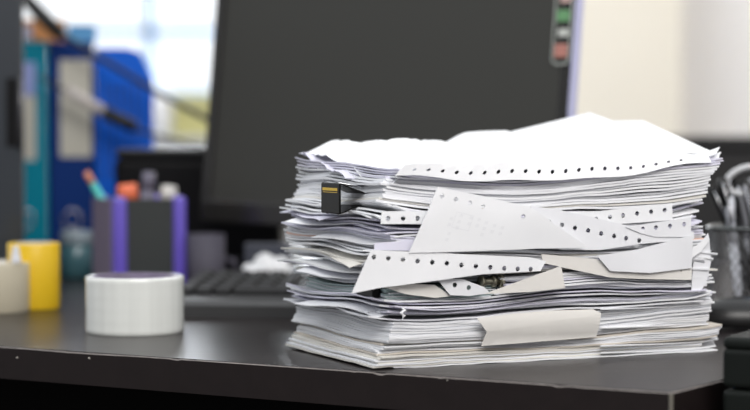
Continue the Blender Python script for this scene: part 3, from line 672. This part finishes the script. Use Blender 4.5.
bm = bmesh.new(); a = rel(18, -12); tube(bm, [a, a + Vector((-0.02, 0, -0.0)), a + Vector((-0.06, -0.0, -0.02)), a + Vector((-0.10, 0, -0.045))], [0.012, 0.02, 0.045, 0.055], 24); obj('lamp_shade', bm, M['satin'], lamp, True)

# ------------------------------------------------------------ printer
xl = at(114, 200, 2.32).x; zt_ = at(0, 149, 2.32).z - DESK
pr = empty('printer', (xl, 2.32, DESK), 0, 'low black printer behind the pen holder and monitor', 'printer')
obj('case', box(0, 0.21, 0, 0.17, 0.004, zt_ - 0.012, 0.008, 3), M['black'], pr)
obj('lid', box(0.002, 0.208, 0.0, 0.168, zt_ - 0.012, zt_, 0.004, 2), M['satin'], pr)
obj('output_tray', box(0.03, 0.18, -0.03, 0.0, 0.02, 0.026, 0.002), M['black'], pr)
obj('foot', box(0.01, 0.2, 0.01, 0.16, 0, 0.005), M['black'], pr)

# ------------------------------------------------------------ monitor
ML, MR = Vector((at(203, 215, 2.20).x, 2.20, 0)), Vector((at(564, 100, 1.93).x, 1.93, 0))
mw = (MR - ML).length; myaw = math.atan2((MR - ML).y, (MR - ML).x)
mid = (ML + MR) / 2; mon = empty('monitor', (mid.x, mid.y, DESK), myaw, 'large switched-off black monitor behind the paper stack', 'monitor')
tilt = math.radians(5.3); zlow = at(0, 226, 2.2).z - DESK; MH = 0.335
def tl(bm):
    bmesh.ops.rotate(bm, verts=bm.verts, cent=(0, 0, 0), matrix=Matrix.Rotation(-tilt, 3, 'X'))
    bmesh.ops.rotate(bm, verts=bm.verts, cent=(0, 0, MH / 2), matrix=Matrix.Rotation(math.radians(1.5), 3, 'Y')); bmesh.ops.translate(bm, verts=bm.verts, vec=(0, 0, zlow)); return bm
h = mw / 2
bm = box(-h, h, 0.004, 0.014, 0, MH, 0.004, 3); bx(bm, -h + 0.06, h - 0.06, 0.013, 0.048, 0.05, MH - 0.05, 0.012, 3)
obj('housing', tl(bm), M['black'], mon)
bm = bmesh.new(); bz = 0.013; bb_ = 0.026
for a in ((-h, h, 0, bb_), (-h, h, MH - bz, MH)): bx(bm, a[0], a[1], -0.002, 0.006, a[2], a[3], 0.0015, 2)
for a in ((-h, -h + bz), (h - bz, h)): bx(bm, a[0], a[1], -0.002, 0.006, bb_ * .95, MH - bz * .95, 0.0015, 2)
obj('bezel', tl(bm), mat('bezel_black', (0.020, 0.019, 0.018), 0.25, coat=0.4), mon)
obj('screen', tl(box(-h + bz, h - bz, 0.001, 0.0045, bb_, MH - bz)), mat('screen_dark', (0.040, 0.040, 0.035), 0.5, spec=0.5), mon)
obj('rim', tl(box(h - 0.0005, h + 0.0035, -0.003, 0.011, 0.001, MH - 0.001, 0.0015, 3)), mat('rim_lavender_reflection', (0.55, 0.56, 0.80), 0.25, coat=0.5), mon)  # lavender reflection along the bezel edge is painted into the rim colour
# rounded label strip on the right bezel
bm = bmesh.new(); lz0 = 0.188; lz1 = 0.328; sx0, sx1 = h - 0.024, h - 0.003
def ring_pts(x0, x1, z0, z1, r_):
    out = []
    for (cx2, cz2, a0) in ((x1 - r_, z1 - r_, 0), (x0 + r_, z1 - r_, 90), (x0 + r_, z0 + r_, 180), (x1 - r_, z0 + r_, 270)):
        for k in range(7):
            a = math.radians(a0 + 15 * k); out.append((cx2 + r_ * math.cos(a), cz2 + r_ * math.sin(a)))
    return out
o_, i_ = ring_pts(sx0, sx1, lz0, lz1, 0.007), ring_pts(sx0 + 0.0015, sx1 - 0.0015, lz0 + 0.0015, lz1 - 0.0015, 0.0055)
OV = [bm.verts.new((x, -0.0026, z)) for x, z in o_]; IV = [bm.verts.new((x, -0.0026, z)) for x, z in i_]
OB = [bm.verts.new((x, -0.0019, z)) for x, z in o_]
for k in range(len(o_)):
    k2 = (k + 1) % len(o_); bm.faces.new((OV[k], OV[k2], IV[k2], IV[k])); bm.faces.new((OV[k], OB[k], OB[k2], OV[k2]))
obj('sticker_outline', tl(bm), mat('sticker_pale', (0.50, 0.54, 0.50), 0.4), mon)
bm = bmesh.new(); cols = [0, 1, 2, 3, 0, 3, 1, 2, 0, 1]; z = lz0 + 0.008
for k in range(7):
    hgt = (0.014, 0.008, 0.012, 0.009)[k % 4]; bx(bm, sx0 + 0.003 + (k % 2) * 0.003, sx1 - 0.003, -0.0027, -0.0019, z, z + hgt, mi=cols[k]); z += hgt + 0.008
obj('sticker_blocks', tl(bm), [mat('sticker_red', (0.5, 0.22, 0.18), 0.5), mat('sticker_white', (0.6, 0.62, 0.58), 0.5), mat('sticker_green', (0.15, 0.35, 0.16), 0.5), mat('sticker_pink', (0.65, 0.45, 0.42), 0.5)], mon)
obj('neck', box(-0.03, 0.03, 0.050, 0.075, 0.01, 0.2, 0.004), M['black'], mon)
bm = bmesh.new(); disc_solid(bm, [(0.1, 0), (0.102, 0.004), (0.09, 0.010), (0.03, 0.014)], 48, cy=0.045)
for v in bm.verts: v.co.x *= 1.25
obj('base', bm, M['satin'], mon, True)

# ------------------------------------------------------------ keyboard
kl = on_desk(160, 317.5); kyaw = math.radians(-5)
kb = empty('keyboard', (kl.x, kl.y, DESK), kyaw, 'black keyboard between the tape roll and the paper stack', 'keyboard')
KW, KD = 0.35, 0.215
def ktop(y): return 0.0155 + 0.016 * y / KD
bm = bmesh.new()
pts = [(0, 0), (0, 0.012), (0.006, 0.0165), (0.055, 0.018), (KD - 0.004, 0.027), (KD, 0.024), (KD, 0.006)]
A = [bm.verts.new((0, y, z)) for y, z in pts]; B = [bm.verts.new((KW, y, z)) for y, z in pts]
for i in range(len(pts)): bm.faces.new((A[i], A[(i + 1) % len(pts)], B[(i + 1) % len(pts)], B[i]))
bm.faces.new(A); bm.faces.new(list(reversed(B)))
obj('case', bm, mat('keyboard_black', (0.05, 0.05, 0.051), 0.4), kb)
keym = mat('key_black', (0.02, 0.02, 0.021), 0.45)
for r_ in range(6):
    y0 = 0.052 + r_ * 0.0255; x = 0.006; wid = []
    while x < KW - 0.018:
        wk = 0.0165 if not (r_ == 0 and 0.06 < x < 0.09) else 0.098
        wk = min(wk, KW - 0.006 - x)
        if r_ == 0 and wk < 0.05 and False: pass
        zz = 0.018 + 0.009 * (y0 - 0.055) / (KD - 0.06)
        bm = bmesh.new(); bx(bm, x, x + wk, y0, y0 + 0.017, zz - 0.001, zz + 0.0075, 0.0018, 1)
        obj('key', bm, keym, kb); x += wk + 0.0025
# things beneath the monitor
mg = empty('mug', (at(206, 262, 2.13).x, 2.13, DESK), 0, 'dim grey-lilac mug in the shade of the monitor', 'mug')
bm = bmesh.new(); lathe_closed(bm, [(0.0, 0.0), (0.020, 0), (0.022, 0.003), (0.022, 0.064), (0.020, 0.064), (0.020, 0.005), (0.0, 0.004)], 32); obj('body', bm, mat('mug_lilac', (0.09, 0.085, 0.11), 0.6, spec=0.2), mg, True)
bm = bmesh.new(); tube(bm, [(0.021, 0, 0.035), (0.032, 0, 0.034), (0.034, 0, 0.022), (0.03, 0, 0.012), (0.021, 0, 0.011)], 0.003, 8); obj('handle', bm, mg.children[0].data.materials[0], mg, True)
q = at(265, 275, 2.03)
bm = bmesh.new(); bmesh.ops.create_icosphere(bm, subdivisions=4, radius=1)
for v in bm.verts:
    k = 1 + 0.35 * noise.noise(v.co * 2.4) + 0.12 * noise.noise(v.co * 6); v.co = Vector((v.co.x * 0.030 * k, v.co.y * 0.014 * k, max(-0.016, v.co.z * 0.026 * k) + 0.016))
o = obj('crumpled_tissue', bm, M['bright'], None, True); o.location = (q.x + 0.003, 2.065, DESK); tag(o, 'crumpled white tissue lying behind the keyboard', 'tissue')
bm = bmesh.new(); bx(bm, -0.024, 0.03, -0.006, 0.006, 0, 0.055, 0.002, 2)
o = obj('notebook', bm, mat('slate_cover', (0.05, 0.055, 0.075), 0.4)); o.location = (at(266, 250, 2.12).x, 2.112, DESK); tag(o, 'small slate-coloured notebook upright behind the white tissue', 'notebook')

# ------------------------------------------------------------ right side: mesh pen cup, pens, mouse
CY = 1.79
cp = at(755, 290, CY)
cup = empty('mesh_pen_cup', (cp.x, CY, DESK), 0, 'black wire-mesh pen cup at the right edge', 'pen cup')
meshm = mat('wire_black', (0.10, 0.10, 0.105), 0.35, metal=0.7)
R, H_ = 0.045, 0.088
bm = bmesh.new(); N_ = 40
for s in (1, -1):
    for k in range(N_):
        pts = [(R * math.cos(2 * pi * k / N_ + s * f_ * 1.1), R * math.sin(2 * pi * k / N_ + s * f_ * 1.1), 0.004 + (H_ - 0.006) * f_) for f_ in [i / 8 for i in range(9)]]
        tube(bm, pts, 0.00055, 4)
obj('mesh_wall', bm, meshm, cup)
bm = bmesh.new(); tube(bm, [(R * math.cos(k * pi / 24), R * math.sin(k * pi / 24), H_) for k in range(49)], 0.0022, 8); obj('rim', bm, mat('rim_grey', (0.15, 0.16, 0.16), 0.25, metal=0.8), cup, True)
bm = bmesh.new(); disc_solid(bm, [(R, 0), (R + 0.001, 0.002), (R, 0.005)], 48); obj('base', bm, meshm, cup)
bm = bmesh.new(); bx(bm, -0.010, 0.008, -R - 0.004, -R - 0.0025, 0.045, 0.086, 0.0005, 1); obj('sticker', bm, mat('sticker_blue', (0.0, 0.25, 0.75), 0.4), cup)
def pen(dx, dy, px, py, m, label, clipm=M['steel'], r_=0.0045):
    a = Vector((cp.x + dx, CY + dy, DESK + 0.007)); b_ = at(px, py, CY + dy * 0.6)
    o = empty('pen', a, 0, label, 'pen'); d = b_ - a
    bm = bmesh.new(); tube(bm, [(0, 0, 0), d * 0.06, d * 0.6], [r_ * .3, r_, r_], 12); obj('barrel', bm, m, o, True)
    bm = bmesh.new(); tube(bm, [d * 0.6, d * 0.97, d], [r_ * 1.12, r_ * 1.12, r_ * .8], 12); obj('cap', bm, m, o, True)
    bm = bmesh.new(); k = Vector((-0.3, -0.95, 0)) * (r_ * 1.5); tube(bm, [d * 0.68 + k, d * 0.95 + k, d * 0.985], 0.0011, 8); obj('pocket_clip', bm, clipm, o, True)
greyp = mat('pen_grey', (0.30, 0.31, 0.34), 0.3, metal=0.5); whitep = mat('pen_white', (0.6, 0.62, 0.68), 0.35)
pen(0.010, -0.010, 713, 187, M['black'], 'black pen leaning furthest left out of the mesh cup')
pen(0.000, -0.018, 722, 178, M['satin'], 'black pen with shiny clip beside the stack in the mesh cup')
pen(-0.010, 0.008, 730, 175, M['black'], 'black pen standing behind the shiny-clipped pen in the cup', r_=0.005)
pen(0.006, 0.014, 738, 187, whitep, 'short pale pen in the middle of the mesh cup')
pen(0.016, -0.018, 744, 180, M['satin'], 'black pen under the scissor handle in the mesh cup', whitep)
pen(0.02, 0.012, 752, 178, greyp, 'grey pen cropped by the right edge of the picture')
pen(-0.018, -0.020, 729, 196, whitep, 'short white pen low at the left rim of the mesh cup')
sc = empty('scissors', (cp.x, CY, DESK), 0, 'grey-handled scissors standing in the mesh cup', 'scissors')
rs = lambda px, py: at(px, py, CY - 0.012) - sc.location
bm = bmesh.new(); cxp, cyp = 747, 180
tube(bm, [rs(cxp + 21 * math.cos(k * pi / 16), cyp + 13 * math.sin(k * pi / 16) - 4 * math.cos(k * pi / 16)) for k in range(33)], 0.0030, 10); obj('handle_loop', bm, mat('scissor_grey', (0.55, 0.56, 0.58), 0.3), sc, True)
bm = bmesh.new(); tube(bm, [rs(752, 192), rs(752, 285)], [0.004, 0.0015], 8); obj('blade', bm, M['steel'], sc, True)

ms = on_desk(746, 331)
o = empty('computer_mouse', (ms.x + 0.006, ms.y + 0.02, DESK), math.radians(-78), 'black computer mouse on the desk right of the stack', 'computer mouse')
bm = bmesh.new(); bmesh.ops.create_uvsphere(bm, u_segments=40, v_segments=24, radius=1)
for v in bm.verts:
    x, y, z = v.co; sx2 = 0.031 * (1 - 0.12 * y * y + 0.06 * y); v.co = Vector((x * sx2, y * 0.052, max(0.002, 0.026 * (max(z, 0) ** 0.75) * (1 - 0.12 * y) + 0.004)))
obj('shell', bm, M['satin'], o, True)
bm = bmesh.new(); tube(bm, [(-0.002, 0.032, 0.021), (0.002, 0.032, 0.021)], 0.006, 16); obj('scroll_wheel', bm, M['black'], o, True)

# ------------------------------------------------------------ black drawer unit in front right
dp = at(722, 338, 1.285)
du = empty('drawer_unit', (dp.x, dp.y, 0), math.radians(-28.7), 'black plastic drawer unit standing beside the desk at the right edge', 'drawer unit')
dm = mat('drawer_black', (0.008, 0.010, 0.009), 0.5, var=0.1, spec=0.15)
zt_ = dp.z; zs = at(0, 389.5, 1.285).z; hgt = zt_ - zs
obj('top', box(0, 0.30, 0, 0.12, zt_ - 0.008, zt_ + 0.001, 0.004, 4), dm, du)
z1_ = zt_ - 0.007; k = 0
while z1_ > 0.08:
    z0_ = z1_ - hgt + (0.007 if k == 0 else 0)
    d = obj('drawer', box(0.0, 0.30, 0.0, 0.12, z0_ + 0.0012, z1_, 0.004, 4), dm, du)
    obj('handle', box(0.11, 0.19, -0.010, 0.001, (z0_ + z1_) / 2 - 0.004, (z0_ + z1_) / 2 + 0.002, 0.002), M['black'], d)
    z1_ = z0_; k += 1
obj('plinth', box(0.01, 0.29, 0.01, 0.11, 0, z1_ + 0.002), M['black'], du)

# ------------------------------------------------------------ far background
o = empty('black_cabinet', (at(655, 136, 3.0).x, 3.0, 0), 0, 'low black cabinet against the wall behind the mesh cup', 'cabinet')
cz = at(0, 136, 3.0).z; cm = mat('cabinet_black', (0.012, 0.012, 0.013), 0.5)
obj('carcass', box(0, 0.52, 0.018, 0.40, 0.0, cz - 0.02), cm, o); obj('top', box(-0.005, 0.525, -0.005, 0.405, cz - 0.02, cz, 0.003), cm, o)
for x0 in (0.004, 0.262):
    d = obj('door', box(x0, x0 + 0.254, 0, 0.018, 0.06, cz - 0.025, 0.002), cm, o); hx = x0 + (0.23 if x0 < 0.1 else 0.02)
    obj('handle', box(hx, hx + 0.008, -0.02, 0.0, 0.5, 0.62, 0.002), M['steel'], d)
sy = 4.6; cz = at(0, 137, sy).z
o = empty('white_sideboard', (at(145, 137, sy).x, sy, 0), 0, 'pale grey sideboard below the bright window', 'cabinet')
wm = mat('sideboard_grey', (0.55, 0.57, 0.6), 0.5)
obj('carcass', box(-0.6, 0.6, 0.018, 0.42, 0, cz - 0.02), wm, o); obj('top', box(-0.61, 0.61, 0, 0.43, cz - 0.02, cz, 0.003), wm, o)
for x0 in (-0.595, -0.195, 0.205):
    d = obj('door', box(x0, x0 + 0.39, 0, 0.018, 0.05, cz - 0.025, 0.002), wm, o); obj('handle', box(x0 + 0.35, x0 + 0.36, -0.02, 0, 0.5, 0.62, 0.002), M['steel'], d)
o = empty('storage_box', (at(192, 137, sy).x, sy + 0.1, cz), 0, 'olive yellow box on the sideboard left of the monitor', 'box')
ol = mat('olive_card', (0.52, 0.50, 0.22), 0.6, var=0.25, scale=20)
obj('body', box(-0.056, 0.056, -0.05, 0.1, 0, 0.085, 0.003), ol, o); obj('lid', box(-0.059, 0.059, -0.053, 0.103, 0.085, 0.108, 0.003), mat('olive_lid', (0.66, 0.66, 0.35), 0.6), o)
bm = bmesh.new(); bmesh.ops.create_icosphere(bm, subdivisions=4, radius=1)
for v in bm.verts:
    k = 1 + 0.3 * noise.noise(v.co * 2) + 0.1 * noise.noise(v.co * 6); v.co = Vector((v.co.x * 0.036 * k, v.co.y * 0.04 * k, max(-0.05, v.co.z * 0.062 * k) + 0.05))
o = obj('plastic_bag', bm, mat('bag_white', (0.8, 0.82, 0.86), 0.4), None, True); o.location = (at(158, 137, sy).x, sy + 0.08, cz); tag(o, 'crumpled white plastic bag on the sideboard', 'bag')
